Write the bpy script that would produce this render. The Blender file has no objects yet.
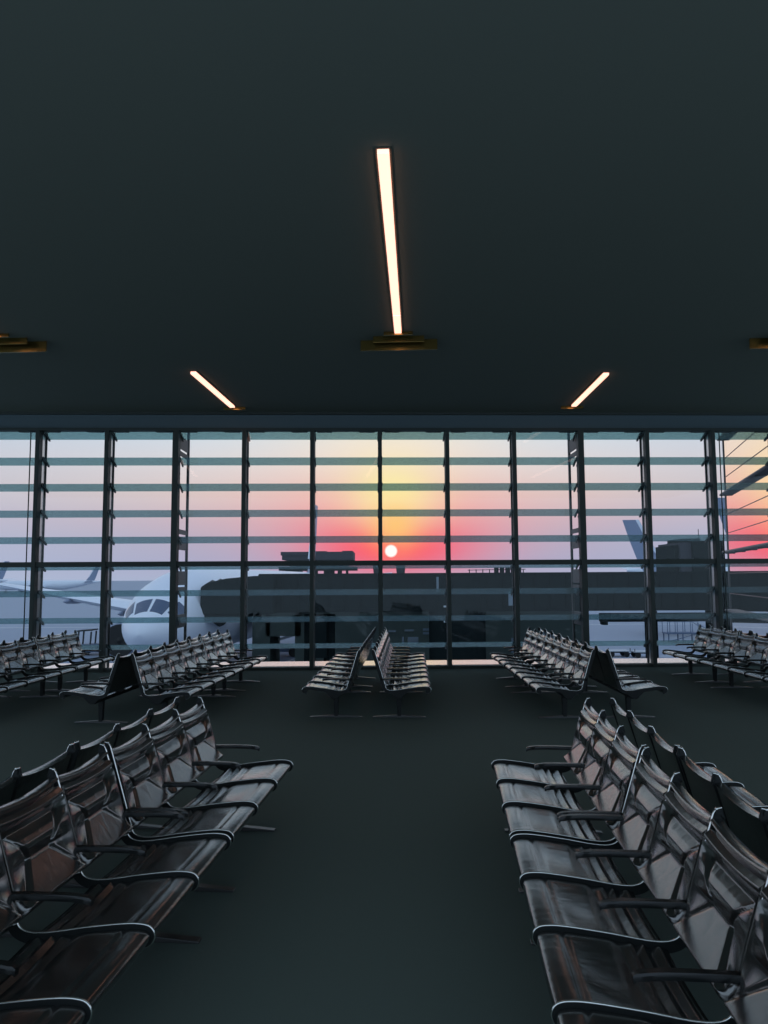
import bpy, bmesh, math, random
from mathutils import Vector, Matrix
random.seed(7)
PI = math.pi
scene = bpy.context.scene
COL = scene.collection

# ------------------------------------------------------------------ colour / material helpers
def lin(r, g, b):
    f = lambda c: (c/255/12.92) if c/255 <= .04045 else ((c/255+.055)/1.055)**2.4
    return (f(r), f(g), f(b), 1.0)

def mat(name, col, rough=.5, metal=0.0, spec=.5, bump=None, emit=None):
    m = bpy.data.materials.new(name); m.use_nodes = True
    nt = m.node_tree; p = nt.nodes['Principled BSDF']
    p.inputs['Base Color'].default_value = col if len(col) == 4 else (*col, 1)
    p.inputs['Roughness'].default_value = rough
    p.inputs['Metallic'].default_value = metal
    p.inputs['Specular IOR Level'].default_value = spec
    if bump:
        scale, strength, dist = bump
        tc = nt.nodes.new('ShaderNodeTexCoord'); no = nt.nodes.new('ShaderNodeTexNoise')
        no.inputs['Scale'].default_value = scale; no.inputs['Detail'].default_value = 4
        b = nt.nodes.new('ShaderNodeBump'); b.inputs['Strength'].default_value = strength
        b.inputs['Distance'].default_value = dist
        nt.links.new(tc.outputs['Object'], no.inputs['Vector'])
        nt.links.new(no.outputs['Fac'], b.inputs['Height'])
        nt.links.new(b.outputs['Normal'], p.inputs['Normal'])
    if emit:
        p.inputs['Emission Color'].default_value = (*emit[0], 1)
        p.inputs['Emission Strength'].default_value = emit[1]
    return m

def leather():
    m = mat('black_leather', (.016, .018, .018), .20, 0, .9)
    nt = m.node_tree; p = nt.nodes['Principled BSDF']
    tc = nt.nodes.new('ShaderNodeTexCoord')
    mp = nt.nodes.new('ShaderNodeMapping'); mp.inputs['Scale'].default_value = (1, 1.7, 1)
    n1 = nt.nodes.new('ShaderNodeTexNoise'); n1.inputs['Scale'].default_value = 8; n1.inputs['Detail'].default_value = 3
    n1.inputs['Distortion'].default_value = .6
    n2 = nt.nodes.new('ShaderNodeTexNoise'); n2.inputs['Scale'].default_value = 190; n2.inputs['Detail'].default_value = 2
    nt.links.new(tc.outputs['Object'], mp.inputs['Vector'])
    nt.links.new(mp.outputs['Vector'], n1.inputs['Vector'])
    nt.links.new(tc.outputs['Object'], n2.inputs['Vector'])
    b1 = nt.nodes.new('ShaderNodeBump'); b1.inputs['Strength'].default_value = .075; b1.inputs['Distance'].default_value = .02
    b2 = nt.nodes.new('ShaderNodeBump'); b2.inputs['Strength'].default_value = .05; b2.inputs['Distance'].default_value = .002
    nt.links.new(n1.outputs['Fac'], b1.inputs['Height'])
    nt.links.new(n2.outputs['Fac'], b2.inputs['Height'])
    nt.links.new(b1.outputs['Normal'], b2.inputs['Normal'])
    nt.links.new(b2.outputs['Normal'], p.inputs['Normal']); nt.links.new(b2.outputs['Normal'], p.inputs['Coat Normal'])
    p.inputs['Coat Weight'].default_value = 1.0; p.inputs['Coat Roughness'].default_value = .20; p.inputs['Coat IOR'].default_value = 2.15
    p.inputs['Specular Tint'].default_value = (1, .90, .78, 1)
    return m

def glass_mat(name, tint, gloss, rough=0.0, frost=0.0, frost_col=(.5, .6, .6)):
    m = bpy.data.materials.new(name); m.use_nodes = True
    nt = m.node_tree; nt.nodes.clear()
    out = nt.nodes.new('ShaderNodeOutputMaterial')
    tr = nt.nodes.new('ShaderNodeBsdfTransparent'); tr.inputs['Color'].default_value = (*tint, 1)
    gl = nt.nodes.new('ShaderNodeBsdfGlossy'); gl.inputs['Roughness'].default_value = rough
    gl.inputs['Color'].default_value = (.95, 1, 1, 1)
    fr = nt.nodes.new('ShaderNodeFresnel'); fr.inputs['IOR'].default_value = 1.5
    mu = nt.nodes.new('ShaderNodeMath'); mu.operation = 'MULTIPLY'; mu.inputs[1].default_value = gloss; mu.use_clamp = True
    mx = nt.nodes.new('ShaderNodeMixShader')
    nt.links.new(fr.outputs['Fac'], mu.inputs[0]); nt.links.new(mu.outputs[0], mx.inputs[0])
    src = tr.outputs[0]
    if frost:
        tl = nt.nodes.new('ShaderNodeBsdfTranslucent'); tl.inputs['Color'].default_value = (*frost_col, 1)
        df = nt.nodes.new('ShaderNodeBsdfDiffuse'); df.inputs['Color'].default_value = (*frost_col, 1)
        m0 = nt.nodes.new('ShaderNodeMixShader'); m0.inputs[0].default_value = .4
        nt.links.new(tl.outputs[0], m0.inputs[1]); nt.links.new(df.outputs[0], m0.inputs[2])
        m1 = nt.nodes.new('ShaderNodeMixShader'); m1.inputs[0].default_value = frost
        nt.links.new(tr.outputs[0], m1.inputs[1]); nt.links.new(m0.outputs[0], m1.inputs[2])
        src = m1.outputs[0]
    nt.links.new(src, mx.inputs[1]); nt.links.new(gl.outputs[0], mx.inputs[2])
    nt.links.new(mx.outputs[0], out.inputs[0])
    return m

M = {
    'leather': leather(),
    'steel': mat('polished_aluminium', (.86, .86, .82), .20, 1.0),
    'darkmetal': mat('dark_bench_metal', (.016, .019, .019), .5, 0, .3),
    'footmetal': mat('dull_foot_metal', (.16, .16, .16), .35, .8),
    'plastic': mat('black_plastic', (.010, .012, .012), .26, 0, .5),
    'carpet': mat('charcoal_carpet', (.168, .215, .192), .95, 0, .03, bump=(180, .4, .004)),
    'ceiling': mat('dark_ceiling_panel', (.190, .218, .186), .9, 0, .03),
    'fascia': mat('blue_grey_fascia', (.115, .165, .185), .6, 0, .2),
    'frame': mat('window_frame_metal', (.052, .068, .062), .55, 0, .3),
    'fin': mat('bright_fin_metal', (.62, .62, .6), .28, 1.0),
    'cap': mat('dark_cap_metal', (.05, .06, .06), .5, 0, .3),
    'glass': glass_mat('clear_pane', (.96, .98, .98), .40),
    'blade': glass_mat('teal_louvre_glass', (.57, .745, .75), .4, .2, .16, (.28, .38, .38)),
    'ledge': mat('satin_metal_sill', (.97, .89, .80), .2, .9, .5),
    'lamp': mat('warm_diffuser', (.9, .9, .9), .5, emit=((1.0, .48, .345), 2.0)),
    'bronze': mat('brushed_bronze', (.40, .29, .09), .26, 1.0),
    'darkbronze': mat('dark_bronze', (.10, .085, .06), .5, 0, .3),
    'apron': mat('grey_apron_concrete', (.27, .315, .40), .62, 0, .3, bump=(.35, .25, .05)),
    'paint': mat('white_line_paint', (.75, .75, .72), .7),
    'white': mat('white_aircraft_paint', (.74, .77, .86), .35, 0, .4),
    'tail': mat('blue_grey_tail_paint', (.20, .24, .36), .4),
    'cockpit': mat('cockpit_glazing', (.03, .06, .13), .12, 0, .6),
    'engine': mat('engine_nacelle_grey', (.22, .25, .34), .4),
    'rubber': mat('black_rubber', (.02, .02, .02), .8),
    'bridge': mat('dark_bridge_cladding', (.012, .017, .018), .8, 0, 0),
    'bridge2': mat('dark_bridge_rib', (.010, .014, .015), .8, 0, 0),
    'bluepane': mat('blue_grey_pane', (.16, .21, .26), .25, 0, .6),
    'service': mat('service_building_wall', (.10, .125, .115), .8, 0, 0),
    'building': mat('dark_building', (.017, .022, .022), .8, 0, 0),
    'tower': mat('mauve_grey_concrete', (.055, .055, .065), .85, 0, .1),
    'mirror': mat('mirror_facade_glass', (.98, .90, .86), .03, 1.0),
    'joint': mat('facade_joint', (.20, .12, .11), .6),
    'shade': mat('facade_sunshade_metal', (.075, .075, .08), .6),
    'vehicle': mat('pale_vehicle_paint', (.45, .48, .52), .5),
    'darkvehicle': mat('dark_vehicle_paint', (.025, .032, .034), .6),
    'bluesteel': mat('blue_grey_steel', (.10, .14, .22), .6),
}

# ------------------------------------------------------------------ mesh helpers
def box(bm, c, s, rot=None):
    m = Matrix.Translation(c) @ (rot.to_4x4() if rot is not None else Matrix()) @ Matrix.Diagonal((*s, 1))
    bmesh.ops.create_cube(bm, size=1, matrix=m)

def cyl(bm, a, b, r1, r2=None, seg=12, caps=True):
    a = Vector(a); b = Vector(b); d = b-a
    q = d.to_track_quat('Z', 'Y').to_matrix().to_4x4()
    bmesh.ops.create_cone(bm, cap_ends=caps, segments=seg, radius1=r1, radius2=r1 if r2 is None else r2,
                          depth=d.length, matrix=Matrix.Translation((a+b)/2) @ q)

def ball(bm, c, r, seg=10):
    bmesh.ops.create_uvsphere(bm, u_segments=seg, v_segments=max(5, seg//2), radius=r, matrix=Matrix.Translation(c))

def bar(bm, a, b, w, h):
    """rectangular bar from a to b; w across, h in the other direction"""
    a = Vector(a); b = Vector(b); d = b-a
    q = d.to_track_quat('Y', 'Z').to_matrix().to_4x4()
    bmesh.ops.create_cube(bm, size=1, matrix=Matrix.Translation((a+b)/2) @ q @ Matrix.Diagonal((w, d.length, h, 1)))

def loft(bm, rings, close=True, caps=True):
    vs = [[bm.verts.new(p) for p in r] for r in rings]
    n = len(vs[0])
    for a, b in zip(vs, vs[1:]):
        for i in range(n if close else n-1):
            bm.faces.new((a[i], a[(i+1) % n], b[(i+1) % n], b[i]))
    if caps:
        bm.faces.new(list(reversed(vs[0]))); bm.faces.new(vs[-1])
    return vs

def prism(bm, pts, ax, t0, t1):
    """pts: 2D outline, extruded along axis ax between t0 and t1"""
    def P(p, t):
        return {'x': (t, p[0], p[1]), 'y': (p[0], t, p[1]), 'z': (p[0], p[1], t)}[ax]
    loft(bm, [[P(p, t0) for p in pts], [P(p, t1) for p in pts]])

def finish(name, bm, material, parent=None, smooth=False, bevel=0, autosmooth=None):
    bmesh.ops.recalc_face_normals(bm, faces=bm.faces)
    me = bpy.data.meshes.new(name); bm.to_mesh(me); bm.free()
    me.materials.append(material)
    if smooth:
        for p in me.polygons: p.use_smooth = True
        if autosmooth is not None:
            try: me.set_sharp_from_angle(angle=math.radians(autosmooth))
            except Exception: pass
    o = bpy.data.objects.new(name, me); COL.objects.link(o)
    if bevel:
        b = o.modifiers.new('bevel', 'BEVEL'); b.width = bevel; b.segments = 2; b.limit_method = 'ANGLE'
    if parent: o.parent = parent
    return o

def tag(o, label, cat, group=None):
    o['label'] = label; o['category'] = cat
    if group: o['group'] = group
    return o

def thing(name, label, cat, loc=(0, 0, 0), rz=0, group=None):
    o = bpy.data.objects.new(name, None); COL.objects.link(o)
    o.empty_display_size = .2
    o.location = loc; o.rotation_euler = (0, 0, rz)
    return tag(o, label, cat, group)

def struct(name, bm, m, parent=None, **k):
    o = finish(name, bm, m, parent, **k)
    if parent is None: o['kind'] = 'structure'
    return o

def kids(o): return [c for c in bpy.data.objects if c.parent == o]
def copy_tree(o, parent=None, cache=None):
    c = o.copy(); COL.objects.link(c); c.parent = parent
    for ch in kids(o): copy_tree(ch, c)
    return c

# ------------------------------------------------------------------ camera
FPX = 750.0
pitch = math.atan(66/750); roll = math.radians(.32)
fw = Vector((0, math.cos(pitch), math.sin(pitch))); up = Vector((0, -math.sin(pitch), math.cos(pitch))); rt = Vector((1, 0, 0))
rt2 = rt*math.cos(roll)-up*math.sin(roll); up2 = up*math.cos(roll)+rt*math.sin(roll)
cam = bpy.data.cameras.new('camera'); co = bpy.data.objects.new('camera', cam); COL.objects.link(co)
R = Matrix((rt2, up2, -fw)).transposed()
co.matrix_world = Matrix.Translation((0, 0, 1.9)) @ R.to_4x4()
cam.sensor_fit = 'AUTO'; cam.sensor_width = 36; cam.lens = FPX*36/1024
cam.clip_end = 6000; cam.clip_start = .02
scene.camera = co

# ------------------------------------------------------------------ world: dusk sky with a low red sun
def build_world():
    w = bpy.data.worlds.new('dusk_sky'); scene.world = w; w.use_nodes = True
    nt = w.node_tree; nt.nodes.clear(); L = nt.links
    def m(op, a, b=None, clamp=False):
        n = nt.nodes.new('ShaderNodeMath'); n.operation = op; n.use_clamp = clamp
        for i, v in enumerate((a, b)):
            if v is None: continue
            if isinstance(v, (int, float)): n.inputs[i].default_value = v
            else: L.new(v, n.inputs[i])
        return n.outputs[0]
    def mix(f, a, b):
        n = nt.nodes.new('ShaderNodeMix'); n.data_type = 'RGBA'
        if isinstance(f, (int, float)): n.inputs[0].default_value = f
        else: L.new(f, n.inputs[0])
        for i, v in ((6, a), (7, b)):
            if isinstance(v, tuple): n.inputs[i].default_value = v
            else: L.new(v, n.inputs[i])
        return n.outputs[2]
    tc = nt.nodes.new('ShaderNodeTexCoord'); sep = nt.nodes.new('ShaderNodeSeparateXYZ')
    L.new(tc.outputs['Generated'], sep.inputs[0])
    X, Y, Z = sep.outputs
    az = m('MULTIPLY', m('ARCTAN2', X, Y), 180/PI)
    el = m('MULTIPLY', m('ARCSINE', Z), 180/PI)
    ramp = nt.nodes.new('ShaderNodeValToRGB'); cr = ramp.color_ramp
    stops = [(0, (166, 171, 198)), (1.2, (168, 166, 193)), (2.5, (174, 167, 190)), (4.3, (196, 175, 187)), (6.3, (217, 197, 195)),
             (8.2, (220, 210, 212)), (10.4, (210, 216, 226)), (14, (200, 211, 226)), (30, (162, 182, 214)), (90, (96, 128, 192))]
    while len(cr.elements) < len(stops): cr.elements.new(.5)
    pos = [math.sqrt(s[0]/90) for s in stops]
    for e, p, s in zip(cr.elements, pos, stops):
        e.position = p; e.color = lin(*s[1])
    L.new(m('SQRT', m('DIVIDE', m('MAXIMUM', el, 0), 90)), ramp.inputs[0])
    base = ramp.outputs[0]
    # cooler away from the sun
    dz = m('ABSOLUTE', m('SUBTRACT', az, .5))
    cool = m('MULTIPLY', m('SMOOTH_MIN', m('DIVIDE', m('MAXIMUM', m('SUBTRACT', dz, 14), 0), 20), 1.0), .55, True)
    base = mix(cool, base, lin(176, 190, 214))
    def gauss(a0, e0, sa, se, s):
        u = m('DIVIDE', m('SUBTRACT', az, a0), sa); v = m('DIVIDE', m('SUBTRACT', el, e0), se)
        q = m('ADD', m('MULTIPLY', u, u), m('MULTIPLY', v, v))
        return m('MULTIPLY', m('POWER', math.e, m('MULTIPLY', q, -.5)), s)
    c = mix(gauss(.5, 9.6, 6.5, 2.6, .75), base, lin(252, 232, 208))     # pale cream above the sun
    c = mix(gauss(.5, 4.9, 7.2, 2.2, .66), c, lin(252, 152, 146))        # wide salmon band
    c = mix(gauss(.6, 2.4, 4.6, 1.6, 1.0), c, lin(255, 46, 86))         # red core
    c = mix(gauss(.7, 6.5, 2.5, 1.9, .85), c, lin(255, 240, 168))        # yellow column
    c = mix(gauss(.8, 4.0, 1.3, 1.3, .85), c, lin(255, 196, 108))
    c = mix(gauss(.55, 2.1, .7, .55, .6), c, lin(255, 110, 104))
    u = m('SUBTRACT', az, .52); v = m('SUBTRACT', el, 2.05)
    rr = m('SQRT', m('ADD', m('MULTIPLY', u, u), m('MULTIPLY', v, v)))
    disc = m('DIVIDE', m('SUBTRACT', .52, rr), .14, True)
    c = mix(disc, c, (1.25, 1.0, .93, 1))
    # the eastern half of the sky, behind the camera, is an even cold dusk
    f = m('DIVIDE', m('SUBTRACT', .45, Y), .6, True)
    c = mix(f, c, (.445, .585, .755, 1))
    bg = nt.nodes.new('ShaderNodeBackground'); out = nt.nodes.new('ShaderNodeOutputWorld')
    L.new(c, bg.inputs[0]); bg.inputs[1].default_value = 1.10
    L.new(bg.outputs[0], out.inputs[0])
build_world()

# ------------------------------------------------------------------ the room
W0, WK = 15.95, .03
def wy(x): return W0+WK*x
WROT = Matrix.Rotation(math.atan(WK), 3, 'Z')
CEIL = 5.45
XL, XR, YB = -14, 14, -1.2

bm = bmesh.new(); prism(bm, [(XL, YB), (XR, YB), (XR, wy(XR)+.04), (XL, wy(XL)+.04)], 'z', -.2, 0)
struct('floor', bm, M['carpet'])
bm = bmesh.new(); prism(bm, [(XL, YB), (XR, YB), (XR, wy(XR)+.3), (XL, wy(XL)+.3)], 'z', CEIL, CEIL+.25)
struct('ceiling', bm, M['ceiling'])
# fascia above the glazing and solid flanks beyond the frame
def wbox(bm, x0, x1, z0, z1, d0, d1):
    pts = [(x0, wy(x0)+d0), (x1, wy(x1)+d0), (x1, wy(x1)+d1), (x0, wy(x0)+d1)]
    prism(bm, pts, 'z', z0, z1)
PX = [-.08+1.444*i for i in range(-6, 7)]
bm = bmesh.new(); wbox(bm, XL, XR, 5.10, CEIL, -.02, .3)
wbox(bm, XL, PX[0]-.05, 0, 5.1, -.02, .3); wbox(bm, PX[-1]+.05, XR, 0, 5.1, -.02, .3)
struct('wall_front', bm, M['fascia'])
# header and transom bars
bm = bmesh.new(); wbox(bm, PX[0], PX[-1], 5.045, 5.10, -.12, .05); wbox(bm, PX[0], PX[-1], 5.40, CEIL, -.10, 0)
for i in range(12):
    a = PX[i]
    wbox(bm, a+.10, a+.42, 5.03, 5.05, -.06, .06); wbox(bm, a+1.0, a+1.33, 5.03, 5.05, -.06, .06)
struct('trim_1', bm, M['frame'])
bm = bmesh.new(); wbox(bm, PX[0], PX[-1], 2.165, 2.27, -.09, .05)
struct('trim_2', bm, M['frame'])
bm = bmesh.new(); wbox(bm, PX[0], PX[-1], 0, .06, -.07, .05)
struct('trim_3', bm, M['frame'])
bm = bmesh.new(); wbox(bm, PX[0]-.4, PX[-1]+.4, -.3, .07, .06, .95)
struct('trim_4', bm, M['ledge'])

# mullions
n = 5
for i, x in enumerate(PX):
    k = i-6
    wide = k in (-3, 3)
    bm = bmesh.new()
    w = .062 if wide else .043
    wbox(bm, x-w, x+w, 0, 5.06, -.12, .05)
    o = struct('trim_%d' % n, bm, M['frame'], bevel=.006); n += 1
    bm = bmesh.new(); wbox(bm, x-.014, x+.014, 0, 5.06, .05, .15 if wide else .25); finish('mullion_fin', bm, M['fin'], o)
    bm = bmesh.new(); wbox(bm, x-.035, x+.035, 0, 5.06, *((.15, .17) if wide else (.25, .29))); finish('mullion_cap', bm, M['cap'], o)
    if wide:   # outer truss chord of the main posts
        bm = bmesh.new(); wbox(bm, x-.022, x+.022, -5, 5.4, .90, .98)
        for zc, h in ((4.86, .27), (4.62, .10), (2.92, .10), (2.67, .28), (1.92, .30), (1.68, .10), (1.0, .28), (.4, .1)):
            wbox(bm, x-.012, x+.012, zc-h/2, zc+h/2, .17, .91)
        finish('outer_chord', bm, M['cap'], o)
# thin tension rods beside the end bays
for x in (PX[1]-.17, PX[11]+.16):
    bm = bmesh.new(); cyl(bm, (x, wy(x)-.05, 0), (x, wy(x)-.05, 5.05), .012)
    struct('trim_%d' % n, bm, M['frame']); n += 1

# glazed bays with outside glass louvres
BZ = [5.045-.5625*j for j in range(9)]
blade_me = bracket_me = None
for i in range(12):
    a, b = PX[i], PX[i+1]
    bm = bmesh.new()
    wbox(bm, a+.03, b-.03, .04, 2.18, -.006, .006)
    wbox(bm, a+.03, b-.03, 2.25, 5.06, -.006, .006)
    win = struct('window_%d' % (i+1), bm, M['glass'])
    xc = (a+b)/2
    for z in BZ:
        zz = 1.9+(z-1.9)*(1+.11/W0)
        if blade_me is None:
            t = bmesh.new()
            prism(t, [(0, 0), (.268, -.122), (.264, -.134), (-.004, -.012)], 'x', -.674, .674)
            bl = finish('louvre_blade', t, M['blade']); blade_me = bl.data
            t = bmesh.new()
            prism(t, [(-.06, .0), (0, .02), (.30, -.125), (.305, -.165), (.26, -.165), (.10, -.085), (-.06, -.05)], 'x', -.012, .012)
            br = finish('bracket', t, M['cap']); bracket_me = br.data
        else:
            bl = bpy.data.objects.new('louvre_blade', blade_me); COL.objects.link(bl)
            br = bpy.data.objects.new('bracket', bracket_me); COL.objects.link(br)
        br2 = bpy.data.objects.new('bracket', bracket_me); COL.objects.link(br2)
        bl.parent = win; bl.location = (xc, wy(xc)+.11, zz); bl.rotation_euler = (0, 0, math.atan(WK))
        br.parent = bl; br.location = (-.684, 0, 0); br2.parent = bl; br2.location = (.684, 0, 0)

def ceiling_light(label, p0, p1, baffles, w=.098):
    p0 = Vector(p0); p1 = Vector(p1); d = p1-p0; L = d.length
    t = thing('ceiling_light', label, 'light', ((p0+p1)/2).to_tuple()+(CEIL,), -math.atan2(d.x, d.y), 'light strips in the dark ceiling')
    bm = bmesh.new()
    for s in (-1, 1):
        box(bm, (s*(w/2+.012), 0, -.011), (.014, L+.04, .022)); box(bm, (0, s*(L/2+.012), -.006), (w+.04, .014, .012))
    finish('housing', bm, M['darkbronze'], t)
    seg = .84
    bm = bmesh.new(); box(bm, (0, -L/2+L*seg/2-.004, -.026), (w, L*seg-.008, .05)); box(bm, (0, L/2-L*(1-seg)/2+.002, -.026), (w, L*(1-seg)-.006, .05))
    finish('diffuser', bm, M['lamp'], t)
    for off, wd, d in baffles:      # stepped bronze end plates that catch the glow
        bm = bmesh.new(); box(bm, (0, L/2+off, -d/2), (wd, .02, d)); finish('end_plate', bm, M['bronze'], t)
BIG = ((.07, .42, .05), (.27, .75, .09), (.45, 1.15, .16)); SMALL = ((.16, .46, .06),)
ceiling_light('long glowing ceiling light strip at the top centre of the photo', (.009, 5.927), (.216, 10.51), BIG)
ceiling_light('short slanting ceiling light strip left of centre above the windows', (-3.25, 12.58), (-3.10, 15.15), SMALL)
ceiling_light('short slanting ceiling light strip right of centre above the windows', (3.88, 12.80), (3.93, 15.22), SMALL)
ceiling_light('ceiling light strip just outside the left edge, glow showing on its baffle', (-5.85, 5.95), (-5.62, 10.51), BIG)
ceiling_light('ceiling light strip just outside the right edge, glow showing on its baffle', (5.85, 5.95), (6.05, 10.51), BIG)

# ------------------------------------------------------------------ benches
P = .565
def smooth(a, b, x):
    t = max(0, min(1, (x-a)/(b-a))); return t*t*(3-2*t)
def interp(tab, x):
    if x <= tab[0][0]: return tab[0][1]
    for (x0, y0), (x1, y1) in zip(tab, tab[1:]):
        if x <= x1: return y0+(y1-y0)*(x-x0)/(x1-x0)
    return tab[-1][1]
def catmull(pts, k):
    out = []
    for i in range(len(pts)-1):
        p0 = pts[max(i-1, 0)]; p1 = pts[i]; p2 = pts[i+1]; p3 = pts[min(i+2, len(pts)-1)]
        for j in range(k):
            t = j/k
            out.append(tuple(.5*((2*b)+(-a+c)*t+(2*a-5*b+4*c-d)*t*t+(-a+3*b-3*c+d)*t**3) for a, b, c, d in zip(p0, p1, p2, p3)))
    out.append(pts[-1]); return out
SEATP = catmull([(.045, .372), (.012, .385), (0, .408), (.014, .430), (.06, .438), (.14, .434), (.30, .415), (.45, .393), (.53, .385)], 6)
RIBP = catmull([(.05, .365), (.012, .378), (-.004, .408), (.012, .437), (.06, .446), (.14, .442), (.30, .422), (.45, .399), (.54, .398), (.592, .425),
                (.615, .49), (.655, .62), (.695, .75), (.735, .88), (.752, .925), (.775, .935)], 6)
B0 = Vector((.604, .43)); B1 = Vector((.742, .905)); BD = (B1-B0); BN = Vector((-BD.y, BD.x)).normalized()

def seat_bm():
    bm = bmesh.new(); nu = 16
    w = P-.02
    acc = [0]
    for a, b in zip(SEATP, SEATP[1:]): acc.append(acc[-1]+math.dist(a, b))
    def ring(i):
        p = SEATP[i]; q = SEATP[min(i+1, len(SEATP)-1)]; r = SEATP[max(i-1, 0)]
        t = Vector((q[0]-r[0], q[1]-r[1])).normalized(); nn = Vector((-t.y, t.x))
        s = acc[i]; out = []
        top = []
        for j in range(nu+1):
            u = j/nu-.5
            h = -.016*(1-(2*u)**2)*smooth(.10, .30, s)            # sag between the ribs
            h += .004*(1-(2*u)**2)
            h -= .007*math.exp(-((p[0]-.105)/.007)**2)*(1 if s > .08 else 0)   # stitched seam
            for g, a in ((.335, .012), (.395, .010), (.455, .010)):
                h -= a*math.exp(-((p[0]-g)/.014)**2)
            h += .006*math.sin((p[0]-.3)*105)*smooth(.28, .36, p[0])*(1 if s > .1 else 0)
            top.append((p[0]+nn.x*h, u*w, p[1]+nn.y*h))
        bot = [(p[0]-nn.x*.028, (j/nu-.5)*w, p[1]-nn.y*.028) for j in range(nu, -1, -1)]
        return top+bot
    loft(bm, [ring(i) for i in range(len(SEATP))])
    return bm

HC = [(0, .0), (.05, .060), (.09, .075), (.41, .004), (.44, .002), (.47, .012), (.52, .022), (.57, .026), (.63, .014), (.71, -.010), (.77, .000), (.815, .022), (.845, .028),
      (.90, .008), (.922, -.008), (.94, .002), (.962, .018), (.985, .014), (1, -.014)]
HW = [(0, .52), (.09, .47), (.42, .19), (.46, .19), (.76, .44), (.82, .52), (1, .52)]
def back_bm():
    bm = bmesh.new(); nu, nv = 64, 104
    w = P-.02
    top = []
    for iv in range(nv+1):
        v = iv/nv; row = []
        wv = interp(HW, v)
        for j in range(nu+1):
            u = j/nu-.5
            hc = interp(HC, v)
            if abs(u) <= wv or wv >= .5: h = hc
            else:
                f = (abs(u)-wv)/(.5-wv)
                h = hc+(.026-hc)*f
            h -= .016*math.exp(-(((abs(u)-wv)/.020)**2)) if wv < .5 else 0
            sag = -.020*(1-(2*u)**2)*smooth(.6, 1, v)
            base = B0+BD*v+BN*h+BD.normalized()*sag
            row.append(Vector((base.x, u*w, base.y)))
        top.append(row)
    tv = [[bm.verts.new(p) for p in r] for r in top]
    bv = [[bm.verts.new(p+Vector((-BN.x*(.03+0), 0, -BN.y*.03))) if False else
           bm.verts.new((B0.x+BD.x*iv/nv-BN.x*.03, (j/nu-.5)*w, B0.y+BD.y*iv/nv-BN.y*.03-(.02*(1-(2*(j/nu-.5))**2)*smooth(.6, 1, iv/nv))))
           for j in range(nu+1)] for iv in range(nv+1)]
    for iv in range(nv):
        for j in range(nu):
            bm.faces.new((tv[iv][j], tv[iv][j+1], tv[iv+1][j+1], tv[iv+1][j]))
            bm.faces.new((bv[iv][j], bv[iv+1][j], bv[iv+1][j+1], bv[iv][j+1]))
    for iv in range(nv):
        for j, s in ((0, 1), (nu, -1)):
            q = (tv[iv][j], tv[iv+1][j], bv[iv+1][j], bv[iv][j]); bm.faces.new(q)
    for j in range(nu):
        bm.faces.new((tv[0][j], bv[0][j], bv[0][j+1], tv[0][j+1])); bm.faces.new((tv[nv][j], tv[nv][j+1], bv[nv][j+1], bv[nv][j]))
    return bm

def rib_bm(edge=False):
    bm = bmesh.new(); h = .0055
    rings = []
    for i, p in enumerate(RIBP):
        q = RIBP[min(i+1, len(RIBP)-1)]; r = RIBP[max(i-1, 0)]
        t = Vector((q[0]-r[0], q[1]-r[1])).normalized(); nn = Vector((-t.y, t.x))
        a = Vector(p)+nn*(.012 if edge else .008); b = Vector(p)-nn*(-.0075 if edge else .036)
        hh = h*.62 if edge else h
        if edge:
            c = Vector(p)+nn*.0085
            rings.append([(c.x+nn.x*.0048*math.cos(g), .0048*math.sin(g), c.y+nn.y*.0048*math.cos(g)) for g in [2*PI*k/10 for k in range(10)]])
        else: rings.append([(a.x, -hh, a.y), (a.x, hh, a.y), (b.x, hh, b.y), (b.x, -hh, b.y)])
    loft(bm, rings)
    if edge:
        ball(bm, (.752, 0, .938), .0085, 8)
        for x, z in ((.601, .475), (.648, .60)): ball(bm, (x, 0, z), .007, 8)
    else:
        cyl(bm, (.757, -.013, .926), (.757, .013, .926), .011)
    return bm

def arm_bm():
    bm = bmesh.new()
    path = catmull([(.262, .548), (.285, .560), (.36, .567), (.48, .568), (.60, .566), (.660, .562)], 4)
    rings = []
    for x, z in path:
        hw = .021 if x > .28 else .014
        rings.append([(x, -hw, z-.008), (x, -hw*.75, z), (x, hw*.75, z), (x, hw, z-.008), (x, hw*.9, z-.026), (x, -hw*.9, z-.026)])
    loft(bm, rings)
    return bm

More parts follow.
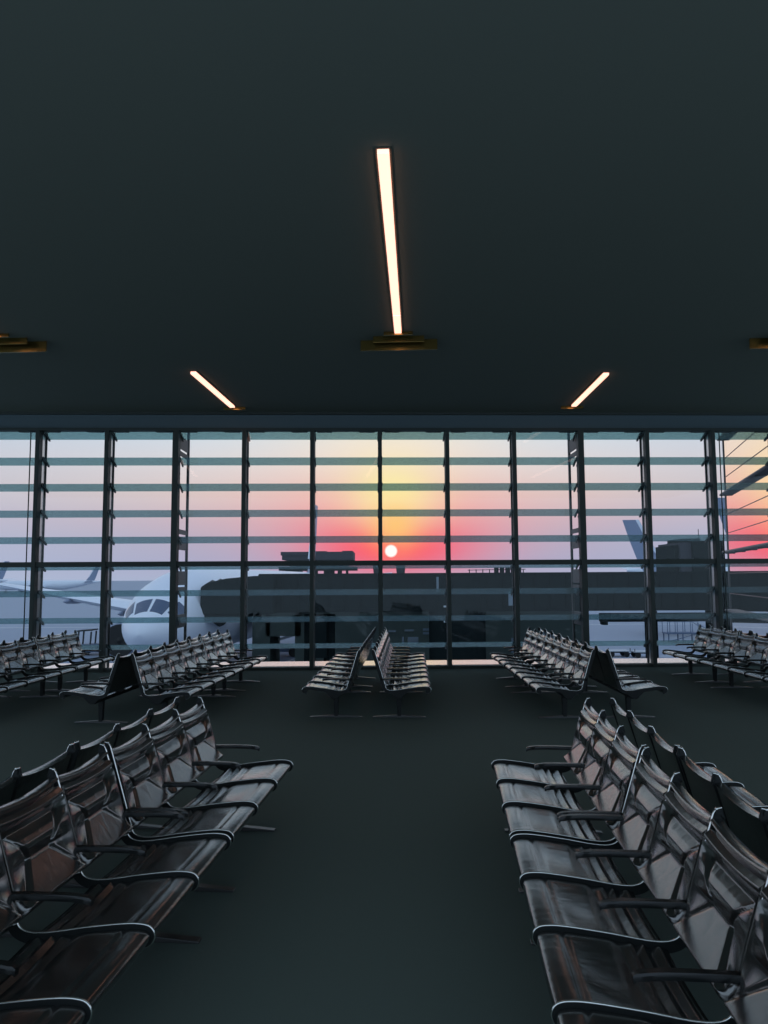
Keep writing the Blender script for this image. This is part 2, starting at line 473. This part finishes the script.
def make_bench(nseat):
    """local: seats face -x, row runs along +y from 0, floor at z=0"""
    root = bpy.data.objects.new('waiting_bench', None); COL.objects.link(root); root.empty_display_size = .2
    L = nseat*P
    def part(name, me, loc, par=root):
        o = bpy.data.objects.new(name, me); COL.objects.link(o); o.parent = par; o.location = loc; return o
    for k in range(nseat):
        part('seat', ME['seat'], (0, (k+.5)*P, 0)); part('backrest', ME['back'], (0, (k+.5)*P, 0))
    for k in range(nseat+1):
        y = k*P+(.008 if k == 0 else -.008 if k == nseat else 0)
        rb = part('rib', ME['rib'], (0, y, 0)); part('edge_trim', ME['edge'], (0, 0, 0), rb); part('armrest', ME['arm'], (0, y, 0))
    bm = bmesh.new(); box(bm, (.42, L/2, .318), (.075, L-.06, .055))
    for k in range(nseat+1):
        y = k*P+(.008 if k == 0 else -.008 if k == nseat else 0)
        prism(bm, [(.30, .385), (.54, .372), (.455, .30), (.385, .30)], 'y', y-.006, y+.006)
    finish('beam', bm, M['darkmetal'], root, bevel=.004)
    for y in (.30, L-.30):
        bm = bmesh.new(); prism(bm, [(.385, .29), (.455, .29), (.445, .02), (.395, .02)], 'y', y-.03, y+.03)
        lg = finish('leg', bm, M['darkmetal'], root, bevel=.005)
        bm = bmesh.new(); prism(bm, [(.06, 0), (.78, 0), (.78, .012), (.46, .036), (.38, .036), (.06, .012)], 'y', y-.028, y+.028)
        finish('foot', bm, M['footmetal'], lg, bevel=.004)
    return root
def mesh_of(name, bm, m, angle):
    o = finish(name, bm, m, smooth=True, autosmooth=angle); me = o.data; bpy.data.objects.remove(o); return me
ME = {'seat': mesh_of('seat', seat_bm(), M['leather'], 55), 'back': mesh_of('backrest', back_bm(), M['leather'], 60),
      'rib': mesh_of('rib', rib_bm(), M['darkmetal'], 40), 'edge': mesh_of('edge_trim', rib_bm(True), M['steel'], 75), 'arm': mesh_of('armrest', arm_bm(), M['plastic'], 40)}
PROTO = {3: make_bench(3), 5: make_bench(5)}
used = {3: False, 5: False}
GAP = .045
HALF = .852
def place(nseat, cx, cy, th, side, off, label, group):
    """(cx,cy): centre of the double row at its window end; th clockwise; side -1 faces left, +1 faces right; off distance back from window end"""
    o = PROTO[nseat] if not used[nseat] else copy_tree(PROTO[nseat]); used[nseat] = True
    L = nseat*P
    ux, uy = math.sin(th), math.cos(th)          # along the row, away from the camera
    vx, vy = math.cos(th), -math.sin(th)         # to the right
    if side < 0:
        bx = cx-HALF*vx-(off+L)*ux; by = cy-HALF*vy-(off+L)*uy; rz = -th
    else:
        bx = cx+HALF*vx-off*ux; by = cy+HALF*vy-off*uy; rz = PI-th
    o.location = (bx, by, 0); o.rotation_euler = (0, 0, rz)
    tag(o, label, 'bench', group); return o
ROWS = [
    ('nearest double row at lower left', -1.60, 6.225, 4.7),
    ('nearest double row at lower right', 1.707, 6.06, 4.7),
    ('double row left of centre aisle', -3.08, 14.41, 3.6),
    ('central double row below the sun', -.09, 14.75, 2.0),
    ('double row right of centre aisle', 2.885, 14.62, .3),
    ('outermost double row at left edge', -5.99, 14.45, .4),
    ('outermost double row at right edge', 6.36, 15.05, .4),
]
for where, cx, cy, th in ROWS:
    th = math.radians(th)
    for side, sd in ((-1, 'left'), (1, 'right')):
        place(3, cx, cy, th, side, 0, 'black three-seat bench facing %s, window end of %s' % (sd, where), 'black airport benches')
        place(5, cx, cy, th, side, 3*P+GAP, 'black five-seat bench facing %s, near end of %s' % (sd, where), 'black airport benches')

# ------------------------------------------------------------------ outside: apron
GZ = -5.0
bm = bmesh.new(); prism(bm, [(-2500, 17.2), (2500, 17.2), (2500, 4000), (-2500, 4000)], 'z', GZ-.5, GZ)
ap = struct('apron', bm, M['apron'])
bm = bmesh.new()
def line(bm, a, b, w):
    a = Vector((*a, GZ+.005)); b = Vector((*b, GZ+.005)); bar(bm, a, b, w, .02)
line(bm, (-8.6, 61), (-6.6, 72), .18); line(bm, (-8.1, 61), (-6.1, 72), .18)
line(bm, (-60, 110), (60, 110), .3); line(bm, (24, 66), (60, 74), .2); line(bm, (-70, 90), (-20, 78), .3)
struct('apron_markings', bm, M['paint'])

# ------------------------------------------------------------------ outside: aircraft
TOP = [(0, -1.0), (-.25, -.62), (-.6, -.32), (-1.4, .12), (-2.5, .92), (-3.6, 1.52), (-5, 2.05), (-7, 2.5), (-9.5, 2.72), (-42, 2.75), (-52, 2.75), (-60, 2.45), (-63.5, 2.1)]
BOT = [(0, -1.06), (-.25, -1.45), (-.6, -1.75), (-1.4, -2.15), (-2.5, -2.5), (-3.6, -2.7), (-5, -2.88), (-7, -2.98), (-9.5, -3.05), (-42, -3.05), (-52, -1.2), (-60, .9), (-63.5, 1.7)]
WID = [(0, .04), (-.25, .5), (-.6, .85), (-1.4, 1.4), (-2.5, 1.95), (-3.6, 2.32), (-5, 2.62), (-7, 2.85), (-9.5, 2.95), (-42, 2.95), (-52, 2.2), (-60, .9), (-63.5, .25)]
TOPN, BOTN, WIDN = [[(-p[0], p[1]) for p in q] for q in (TOP, BOT, WID)]
def hull(y, a, off=0):
    t, b, w = interp(TOPN, -y), interp(BOTN, -y), interp(WIDN, -y)
    return ((w+off)*math.sin(a), y, (t+b)/2+((t-b)/2+off)*math.cos(a))
def wing_bm(root, tip, thick_r, thick_t):
    """root/tip: ((x,y_front,z),(x,y_back,z))"""
    bm = bmesh.new(); rings = []
    for k in range(7):
        f = k/6
        a = Vector(root[0]).lerp(Vector(tip[0]), f); b = Vector(root[1]).lerp(Vector(tip[1]), f); th = thick_r+(thick_t-thick_r)*f
        d = b-a
        pts = []
        for s, h in ((0, 0), (.08, .5), (.35, .6), (.7, .35), (1, .02), (.7, -.15), (.35, -.4), (.08, -.4)):
            p = a+d*s; pts.append((p.x, p.y, p.z+h*th))
        rings.append(pts)
    loft(bm, rings); return bm
def engine_bm(x, y, z, r=1.42, L=4.4):
    bm = bmesh.new(); rings = []
    for s, q in ((0, .86), (.04, 1.0), (.3, 1.06), (.65, .98), (1, .62)):
        rings.append([(x+r*q*math.cos(a), y-L*s, z+r*q*math.sin(a)) for a in [2*PI*k/18 for k in range(18)]])
    for s, q in ((1.0, .5), (1.25, .12)):
        rings.append([(x+r*q*math.cos(a), y-L*s, z+r*q*math.sin(a)) for a in [2*PI*k/18 for k in range(18)]])
    loft(bm, rings)
    bar(bm, (x, y-L*.25, z+r*.9), (x, y-L*1.1, z+r*1.45), .3, .8)
    return bm
def airliner(label, loc, rz, engines, detail):
    t = thing('airliner', label, 'airplane', loc, rz, 'parked airliners on the apron')
    bm = bmesh.new()
    ys = sorted({p[0] for p in TOP} | ({-1.0, -1.9, -3, -4.2, -6, -8, -46, -56} if detail else set()), reverse=True)
    seg = 40 if detail else 20
    loft(bm, [[hull(y, 2*PI*k/seg) for k in range(seg)] for y in ys])
    finish('fuselage', bm, M['white'], t, smooth=True, autosmooth=40)
    for s in (-1, 1):
        finish('wing', wing_bm(((s*2.4, -19, -1.5), (s*2.4, -31, -1.6)), ((s*30, -37, 1.5), (s*30, -39.5, 1.5)), 1.3, .25), M['white'], t, smooth=True, autosmooth=50)
        for ex, ey, ez in engines:
            en = finish('engine', engine_bm(s*ex, ey, ez), M['engine'], t, smooth=True, autosmooth=50)
            bm = bmesh.new(); cyl(bm, (s*ex, ey+.03, ez), (s*ex, ey-.2, ez), 1.28, seg=24); cyl(bm, (s*ex, ey+.25, ez), (s*ex, ey, ez), .02, .3)
            finish('intake', bm, M['rubber'], en)
        if detail:
            for fx, fy, fz in ((11.4, -24.2, -.75), (18.4, -28.4, .2)):
                bm = bmesh.new(); rings = []
                for q, r in ((0, .04), (.12, .2), (.5, .27), (.85, .18), (1, .04)):
                    rings.append([(s*fx+r*.9*math.cos(a), fy-5.5*q, fz-.3+r*math.sin(a)) for a in [2*PI*k/12 for k in range(12)]])
                loft(bm, rings); finish('flap_fairing', bm, M['tail'], t, smooth=True)
        finish('tailplane', wing_bm(((s*1.2, -54, 1.6), (s*1.2, -60.5, 1.6)), ((s*10.5, -61, 2.6), (s*10.5, -63, 2.6)), .6, .15), M['white'], t, smooth=True, autosmooth=50)
    # swept fin
    bm = bmesh.new()
    rings = []
    for z, y0, y1, th in ((2.2, -55.0, -60.5, .28), (4.0, -56.6, -61.4, .22), (8, -58.9, -62.8, .16), (12.0, -60.8, -64.0, .10)):
        rings.append([(0, y0, z), (th, y0+(y1-y0)*.35, z), (.04, y1, z), (-.04, y1, z), (-th, y0+(y1-y0)*.35, z)])
    loft(bm, rings)
    fin = finish('tail_fin', bm, M['tail'], t)
    # pale leading edge band of the fin
    bm = bmesh.new(); rings = []
    for z, y0, w in ((4.5, -56.7, .7), (8, -58.75, .8), (12.02, -60.6, .9)):
        rings.append([(.24-.011*z, y0-.25, z), (.24-.011*z, y0-w, z), (-.24+.011*z, y0-w, z), (-.24+.011*z, y0-.25, z)])
    loft(bm, rings); finish('fin_stripe', bm, M['white'], fin)
    if detail:
        for a0, a1, y0, y1 in ((.05, .58, -1.45, -2.35), (-.58, -.05, -1.45, -2.35), (.68, 1.08, -1.75, -2.75), (-1.08, -.68, -1.75, -2.75)):
            bm = bmesh.new()
            rings = []
            for k in range(5):
                y = y0+(y1-y0)*k/4
                rings.append([hull(y, a0+(a1-a0)*j/5, .02) for j in range(6)]+[hull(y, a0+(a1-a0)*j/5, -.03) for j in range(5, -1, -1)])
            loft(bm, rings); finish('cockpit_window', bm, M['cockpit'], t)
        bm = bmesh.new()
        for k in range(44):
            for s in (-1, 1):
                y = -9.5-k*.9
                box(bm, hull(y, s*1.22, .0), (.06, .28, .4))
        finish('cabin_windows', bm, M['cockpit'], t)
        bm = bmesh.new(); cyl(bm, (0, -6, -2.8), (0, -6, -4.4), .14)
        ng = finish('nose_gear', bm, M['engine'], t)
        for s in (-1, 1):
            bm = bmesh.new(); cyl(bm, (s*.14, -6, -4.42), (s*.44, -6, -4.42), .52, seg=20); finish('wheel', bm, M['rubber'], ng)
        for s in (-1, 1):
            bm = bmesh.new(); cyl(bm, (s*5, -31, -2.4), (s*5, -31, -4.3), .22)
            mg = finish('main_gear', bm, M['engine'], t)
            for yy in (-29.8, -31.2, -32.6):
                bm = bmesh.new(); cyl(bm, (s*5-.6, yy, -4.35), (s*5+.6, yy, -4.35), .6, seg=20); finish('wheel', bm, M['rubber'], mg)
    else:
        bm = bmesh.new()
        for x, y in ((0, -6), (-5, -31), (5, -31)):
            cyl(bm, (x, y, -2.4), (x, y, -4.4), .2); cyl(bm, (x-.4, y, -4.35), (x+.4, y, -4.35), .6, seg=14)
        finish('landing_gear', bm, M['rubber'], t)
    return t
TWO = [(8.8, -18.5, -2.85)]
AZ = -.05
# nose at (-13,40.5), tail near (-9.3,103)
airliner('large white airliner parked nose-on at the left, cockpit windows facing the terminal', (-13.3, 40.8, AZ), PI-math.atan2(3.75, 60), TWO, True)
airliner('distant airliner with a dark tail, left of the nose-on airliner', (-207, 402, AZ-.7), PI/2, TWO, False).scale = (.86, .86, .86)
airliner('distant airliner cut by the left photo edge, only its tail end showing', (-265.5, 404, AZ), PI/2, TWO, False)
airliner('airliner behind the jet bridge at right, pale swept tail fin rising between mullions', (139.2, 178, AZ+1.1), -PI/2-.12, TWO, False).scale = (1.25, 1.25, 1.25)
airliner('airliner hidden by the glass building, tail fin showing beside its edge', (106.4, 96, AZ), -PI/2, TWO, False)

# ------------------------------------------------------------------ outside: jet bridge
jb = thing('jet_bridge', 'long dark jet bridge crossing behind the windows to the nose-on airliner', 'jet bridge', (0, 0, GZ))
dz = -GZ
bm = bmesh.new(); box(bm, (9.6, 47.2, 1.02+dz), (34.6, 2.9, 2.34))
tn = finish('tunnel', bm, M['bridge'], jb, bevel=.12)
bm = bmesh.new()
for k in range(36): box(bm, (-7.2+k*.96, 45.72, 1.0+dz), (.10, .10, 2.1))
box(bm, (9.6, 45.74, 2.12+dz), (34.4, .1, .14)); box(bm, (9.6, 45.74, -.05+dz), (34.4, .1, .2))
finish('tunnel_ribs', bm, M['bridge2'], tn)
bm = bmesh.new()
prof = [(-3.1, .1), (-3.1, 1.7), (-2.75, 1.95), (-1.6, 2.22), (0, 2.36), (1.2, 2.4), (1.2, .1)]
prism(bm, [(-7.8+x, z+dz-.3) for x, z in prof], 'y', 44.6, 48.2)
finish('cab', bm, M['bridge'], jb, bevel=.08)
rings = []
for x, sc in ((-10.85, .80), (-10.6, .90), (-10.35, .84), (-10.1, .95), (-9.85, .88)):
    rings.append([(x+.0, 46.4-1.9*sc*math.cos(a), dz+.45+1.55*sc*math.sin(a)) for a in [2*PI*k/20 for k in range(20)]])
bm = bmesh.new(); loft(bm, rings); finish('bellows_hood', bm, M['rubber'], jb)
bm = bmesh.new(); box(bm, (-9.3, 46.4, -.35+dz), (3.0, 3.4, .5)); box(bm, (-4.0, 46.6, -1.6+dz), (1.0, 2.2, 2.5)); cyl(bm, (-4.6, 46.6, GZ+dz+.55), (-4.6, 46.6, -.3+dz), .35); cyl(bm, (-3.4, 46.6, GZ+dz+.55), (-3.4, 46.6, -.3+dz), .35)
finish('drive_column', bm, M['bridge2'], jb)
for x in (-5.0, -3.0):
    bm = bmesh.new(); cyl(bm, (x-.25, 46.6, .6), (x+.25, 46.6, .6), .6, seg=20); finish('wheel', bm, M['rubber'], jb)
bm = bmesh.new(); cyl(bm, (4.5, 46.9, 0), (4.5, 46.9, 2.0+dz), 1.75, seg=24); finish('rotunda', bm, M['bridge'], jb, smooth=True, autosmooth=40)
for z in (.18, -.72):
    bm = bmesh.new(); box(bm, (3.75, 45.25, z+dz), (.42, .06, .10)); finish('sign_plate', bm, M['vehicle'], jb)
for x in (-.42, 1.02):
    bm = bmesh.new(); loft(bm, [[(x-.24, 46.6, 2.15+dz), (x+.24, 46.6, 2.15+dz), (x+.24, 47.4, 2.15+dz), (x-.24, 47.4, 2.15+dz)],
                               [(x-.30, 46.5, 2.72+dz), (x+.30, 46.5, 2.72+dz), (x+.30, 47.5, 2.72+dz), (x-.30, 47.5, 2.72+dz)]])
    finish('roof_unit', bm, M['tower'], jb)
bm = bmesh.new()
for k in range(9): box(bm, (5.3+k*.42, 46.9, 2.28+dz), (.05, .05, .26))
bar(bm, (5.2, 46.9, 2.36+dz), (8.8, 46.9, 2.40+dz), .04, .04)
for k in range(5): box(bm, (7.0+k*.35, 47.0, 2.36+dz), (.22, .5, .32))
finish('roof_services', bm, M['bridge2'], jb)
for x, w, z, h in ((7.75, .50, .62, .85), (3.35, .40, 1.5, .9), (4.05, .6, 1.62, .34)):
    bm = bmesh.new(); box(bm, (x, 45.70, z+dz), (w, .12, h)); finish('side_window', bm, M['bluepane'], jb)
bm = bmesh.new(); box(bm, (20.2, 45.2, -.52+dz), (14.6, .7, .50)); box(bm, (13.1, 45.2, -.85+dz), (.28, .7, .2))
finish('support_beam', bm, M['bridge'], jb, bevel=.02)
bm = bmesh.new(); box(bm, (24.2, 47.2, 2.4), (7.2, 2.9, 4.7)); finish('bridgehead', bm, M['bridge'], jb, bevel=.05)
bm = bmesh.new()
for x in (16.4, 26): box(bm, (x, 46.6, dz/2-.1), (.6, .6, dz-.2))
finish('support_column', bm, M['bridge2'], jb)

# ------------------------------------------------------------------ outside: buildings
sb = thing('service_building', 'low dark service building on the apron under the jet bridge', 'building', (0, 0, GZ))
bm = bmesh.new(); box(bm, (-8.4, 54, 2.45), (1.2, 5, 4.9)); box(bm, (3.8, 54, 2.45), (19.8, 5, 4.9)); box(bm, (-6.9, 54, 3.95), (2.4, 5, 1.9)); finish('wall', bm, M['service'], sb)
bm = bmesh.new(); box(bm, (2.4, 54, 4.98), (23.0, 5.6, .25)); finish('roof', bm, M['bridge2'], sb)
for x, w, z, h in ((1.92, .72, 2.66, .5), (1.24, .14, 2.66, .5), (1.66, .62, 3.35, .12), (3.0, .82, 3.40, .16), (3.0, .82, 3.15, .16), (.5, .5, 3.3, .12), (8.65, .16, 2.3, 1.0), (-4.5, .26, .8, .7), (10.9, .2, 2.2, 1.0)):
    bm = bmesh.new(); box(bm, (x, 51.47, z), (w, .1, h)); finish('window', bm, M['bluepane'], sb)

ct = thing('control_building', 'mauve-grey control building with flat overhanging roofs, silhouetted left of the sun', 'building', (0, 0, GZ))
s = .267; yb = 200
def pz(y): return 1.9+(578-y)*s-GZ
def pxx(x): return (x-384)*s
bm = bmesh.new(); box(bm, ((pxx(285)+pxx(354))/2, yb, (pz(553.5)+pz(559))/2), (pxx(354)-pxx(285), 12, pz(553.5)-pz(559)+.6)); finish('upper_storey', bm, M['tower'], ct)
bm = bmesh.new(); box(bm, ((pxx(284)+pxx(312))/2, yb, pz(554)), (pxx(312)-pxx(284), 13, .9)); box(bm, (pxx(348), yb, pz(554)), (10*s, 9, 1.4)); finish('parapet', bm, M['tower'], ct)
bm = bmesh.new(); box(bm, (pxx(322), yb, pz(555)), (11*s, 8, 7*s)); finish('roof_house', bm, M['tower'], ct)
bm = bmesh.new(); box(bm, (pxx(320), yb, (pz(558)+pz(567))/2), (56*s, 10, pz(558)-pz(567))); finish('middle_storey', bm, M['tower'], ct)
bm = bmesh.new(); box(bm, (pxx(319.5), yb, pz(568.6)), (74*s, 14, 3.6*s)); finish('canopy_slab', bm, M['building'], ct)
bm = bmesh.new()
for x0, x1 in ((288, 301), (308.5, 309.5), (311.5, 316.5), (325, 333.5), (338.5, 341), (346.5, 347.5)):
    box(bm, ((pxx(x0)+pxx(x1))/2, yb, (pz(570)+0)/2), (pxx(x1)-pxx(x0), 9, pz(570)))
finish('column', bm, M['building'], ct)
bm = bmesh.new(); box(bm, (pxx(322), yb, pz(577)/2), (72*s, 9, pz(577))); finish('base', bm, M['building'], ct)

pb = thing('pier_building', 'dark stepped pier building beside the right-hand tail fin', 'building', (0, 0, GZ))
s = .12; yb = 90
bm = bmesh.new()
z0 = 4.6
def raised(x, w, d, top): box(bm, (x, yb, (z0+top)/2), (w, d, top-z0))
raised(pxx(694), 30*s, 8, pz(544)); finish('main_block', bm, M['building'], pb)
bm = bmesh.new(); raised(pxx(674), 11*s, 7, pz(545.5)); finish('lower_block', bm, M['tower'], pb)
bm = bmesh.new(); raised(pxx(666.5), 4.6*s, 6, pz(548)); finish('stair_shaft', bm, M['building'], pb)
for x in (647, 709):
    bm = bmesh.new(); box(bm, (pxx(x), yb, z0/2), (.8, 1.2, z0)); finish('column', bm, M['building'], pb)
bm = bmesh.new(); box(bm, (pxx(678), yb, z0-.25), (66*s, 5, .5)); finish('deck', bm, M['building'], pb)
bm = bmesh.new(); box(bm, (pxx(683), yb, pz(543)), (16*s, 5, .4)); cyl(bm, (pxx(698.6), yb, pz(545)), (pxx(698.6), yb, pz(531)), .04); cyl(bm, (pxx(697), yb, pz(541)), (pxx(700), yb, pz(541)), .12)
finish('roof_mast', bm, M['building'], pb)

# mirror-glass wing of the terminal at the right
gb = thing('glass_building', 'glass-fronted terminal wing at the right reflecting the orange sunset', 'building', (13.75, 30.0, GZ), 0)
gd = Vector((-.2622, -.9650, 0))        # from the far corner towards the terminal
gn = Vector((-.9650, .2622, 0))         # outward, towards the apron
GL = 13.0
bm = bmesh.new(); q = [Vector((0, 0, 0)), gd*GL, gd*GL-gn*6, -gn*6]
prism(bm, [(p.x, p.y) for p in q], 'z', 0, 14.5); finish('glass_wall', bm, M['mirror'], gb)
def onfac(t, z, o): return gd*t+gn*o+Vector((0, 0, z-GZ))
for z in (7.45, 5.2, 2.9, .6, -1.6):
    bm = bmesh.new()
    loft(bm, [[onfac(t, z, .0), onfac(t, z-.09, .0), onfac(t, z-.09, .22), onfac(t, z-.05, .24), onfac(t, z, .22)] for t in (0, GL)])
    for k in range(7): bar(bm, onfac(k*2.0+.4, z-.10, 0), onfac(k*2.0+.4, z-.10, .18), .04, .05)
    finish('sunshade_fin', bm, M['shade'], gb)
for z in (9, 8.2, 6.6, 5.85, 4.35, 3.6, 2.0, 1.2):
    bm = bmesh.new(); loft(bm, [[onfac(t, z, -.01), onfac(t, z+.025, -.01), onfac(t, z+.025, .012), onfac(t, z, .012)] for t in (0, GL)])
    finish('joint_strip', bm, M['joint'], gb)
bm = bmesh.new(); loft(bm, [[onfac(0, z, -.1), onfac(-.10, z, -.1), onfac(-.10, z, .03), onfac(0, z, .03)] for z in (-5, 9.5)])
finish('corner_post', bm, M['shade'], gb)

# ------------------------------------------------------------------ outside: ground equipment
def wheels(t, pts, r, w, m='rubber'):
    for x, y in pts:
        bm = bmesh.new(); cyl(bm, (x, y-w/2, r), (x, y+w/2, r), r, seg=16); finish('wheel', bm, M[m], t)
# tug with a framed cab, by the nose-on airliner
t = thing('baggage_tug', 'small apron tug with an open framed cab, left of the nose-on airliner', 'vehicle', (-27.3, 70, GZ))
bm = bmesh.new(); prism(bm, [(-.9, .3), (2.2, .3), (2.2, .95), (1.1, 1.05), (.4, 1.0), (-.9, .95)], 'y', -.7, .7); finish('body', bm, M['bluesteel'], t, bevel=.03)
bm = bmesh.new()
for x in (-.8, .35):
    for y in (-.6, .6): bar(bm, (x, y, .9), (x+.08, y, 2.15), .12, .12)
bar(bm, (-.9, 0, 2.2), (.55, 0, 2.3), 1.4, .12)
finish('cab_frame', bm, M['darkvehicle'], t)
wheels(t, [(-.4, -.7), (-.4, .7), (1.6, -.7), (1.6, .7)], .34, .25)
# white belt loader, partly under the bridge
t = thing('belt_loader', 'pale belt loader with raised conveyor, seen through the service building passage', 'vehicle', (-9.3, 68, GZ))
bm = bmesh.new(); box(bm, (0, 0, .7), (3.6, 1.7, .55)); finish('chassis', bm, M['bluesteel'], t, bevel=.04)
bm = bmesh.new(); bar(bm, (-2.0, 0, .95), (2.7, 0, 2.3), .9, .22); finish('conveyor', bm, M['vehicle'], t)
bm = bmesh.new(); box(bm, (-1.2, -.5, 1.45), (.9, .7, 1.0)); finish('cab', bm, M['darkvehicle'], t, bevel=.05)
wheels(t, [(-1.2, -.8), (-1.2, .8), (1.2, -.8), (1.2, .8)], .4, .25)
# flat baggage carts at right
for x, y, lab in ((20.2, 66.0, 'low empty baggage cart on the right-hand apron, left of two'), (22.2, 65.2, 'low empty baggage cart with pale deck on the right-hand apron, right of two')):
    t = thing('baggage_cart', lab, 'cart', (x, y, GZ), 0, 'baggage carts on the apron')
    bm = bmesh.new(); box(bm, (0, 0, .50), (1.9, 1.3, .08)); finish('deck', bm, M['vehicle'], t)
    bm = bmesh.new(); box(bm, (0, 0, .40), (1.6, .9, .1)); bar(bm, (-.9, 0, .4), (-1.35, 0, .3), .06, .06)
    for s1 in (-.93, .93): bar(bm, (s1, -.6, .5), (s1, -.6, .78), .05, .05)
    finish('frame', bm, M['darkvehicle'], t)
    wheels(t, [(-.65, -.55), (-.65, .55), (.65, -.55), (.65, .55)], .24, .14)
# steel maintenance stand at right
t = thing('access_platform', 'blue-grey railed access platform standing on the right-hand apron', 'platform', (31.2, 80, GZ))
bm = bmesh.new(); box(bm, (0, 0, .95), (3.3, 1.6, .12)); finish('deck', bm, M['bluesteel'], t)
bm = bmesh.new()
for k in range(5):
    for y in (-.75, .75): bar(bm, (-1.6+k*.8, y, 1.0), (-1.6+k*.8, y, 2.2), .05, .05)
for z in (2.2,):
    for y in (-.75, .75): bar(bm, (-1.62, y, z), (1.62, y, z), .07, .07)
finish('railing', bm, M['bluesteel'], t)
bm = bmesh.new()
for x in (-1.5, 0, 1.5):
    for y in (-.7, .7): bar(bm, (x, y, 0), (x, y, .95), .1, .1)
bar(bm, (-1.5, -.7, .1), (1.5, -.7, .9), .07, .07)
finish('leg', bm, M['bluesteel'], t)
bm = bmesh.new(); bar(bm, (1.6, 0, .95), (3.2, 0, .0), .9, .12)
for y in (-.45, .45): bar(bm, (1.6, y, 2.0), (3.2, y, 1.0), .06, .06)
finish('stair', bm, M['bluesteel'], t)

# ------------------------------------------------------------------ view
vs = scene.view_settings
vs.view_transform = 'Standard'; vs.look = 'None'; vs.gamma = 1; vs.use_curve_mapping = False; vs.exposure = 0
cy = scene.cycles
cy.use_denoising = True
cy.max_bounces = 8; cy.transparent_max_bounces = 24; cy.diffuse_bounces = 3; cy.glossy_bounces = 4
cy.caustics_reflective = False; cy.caustics_refractive = False
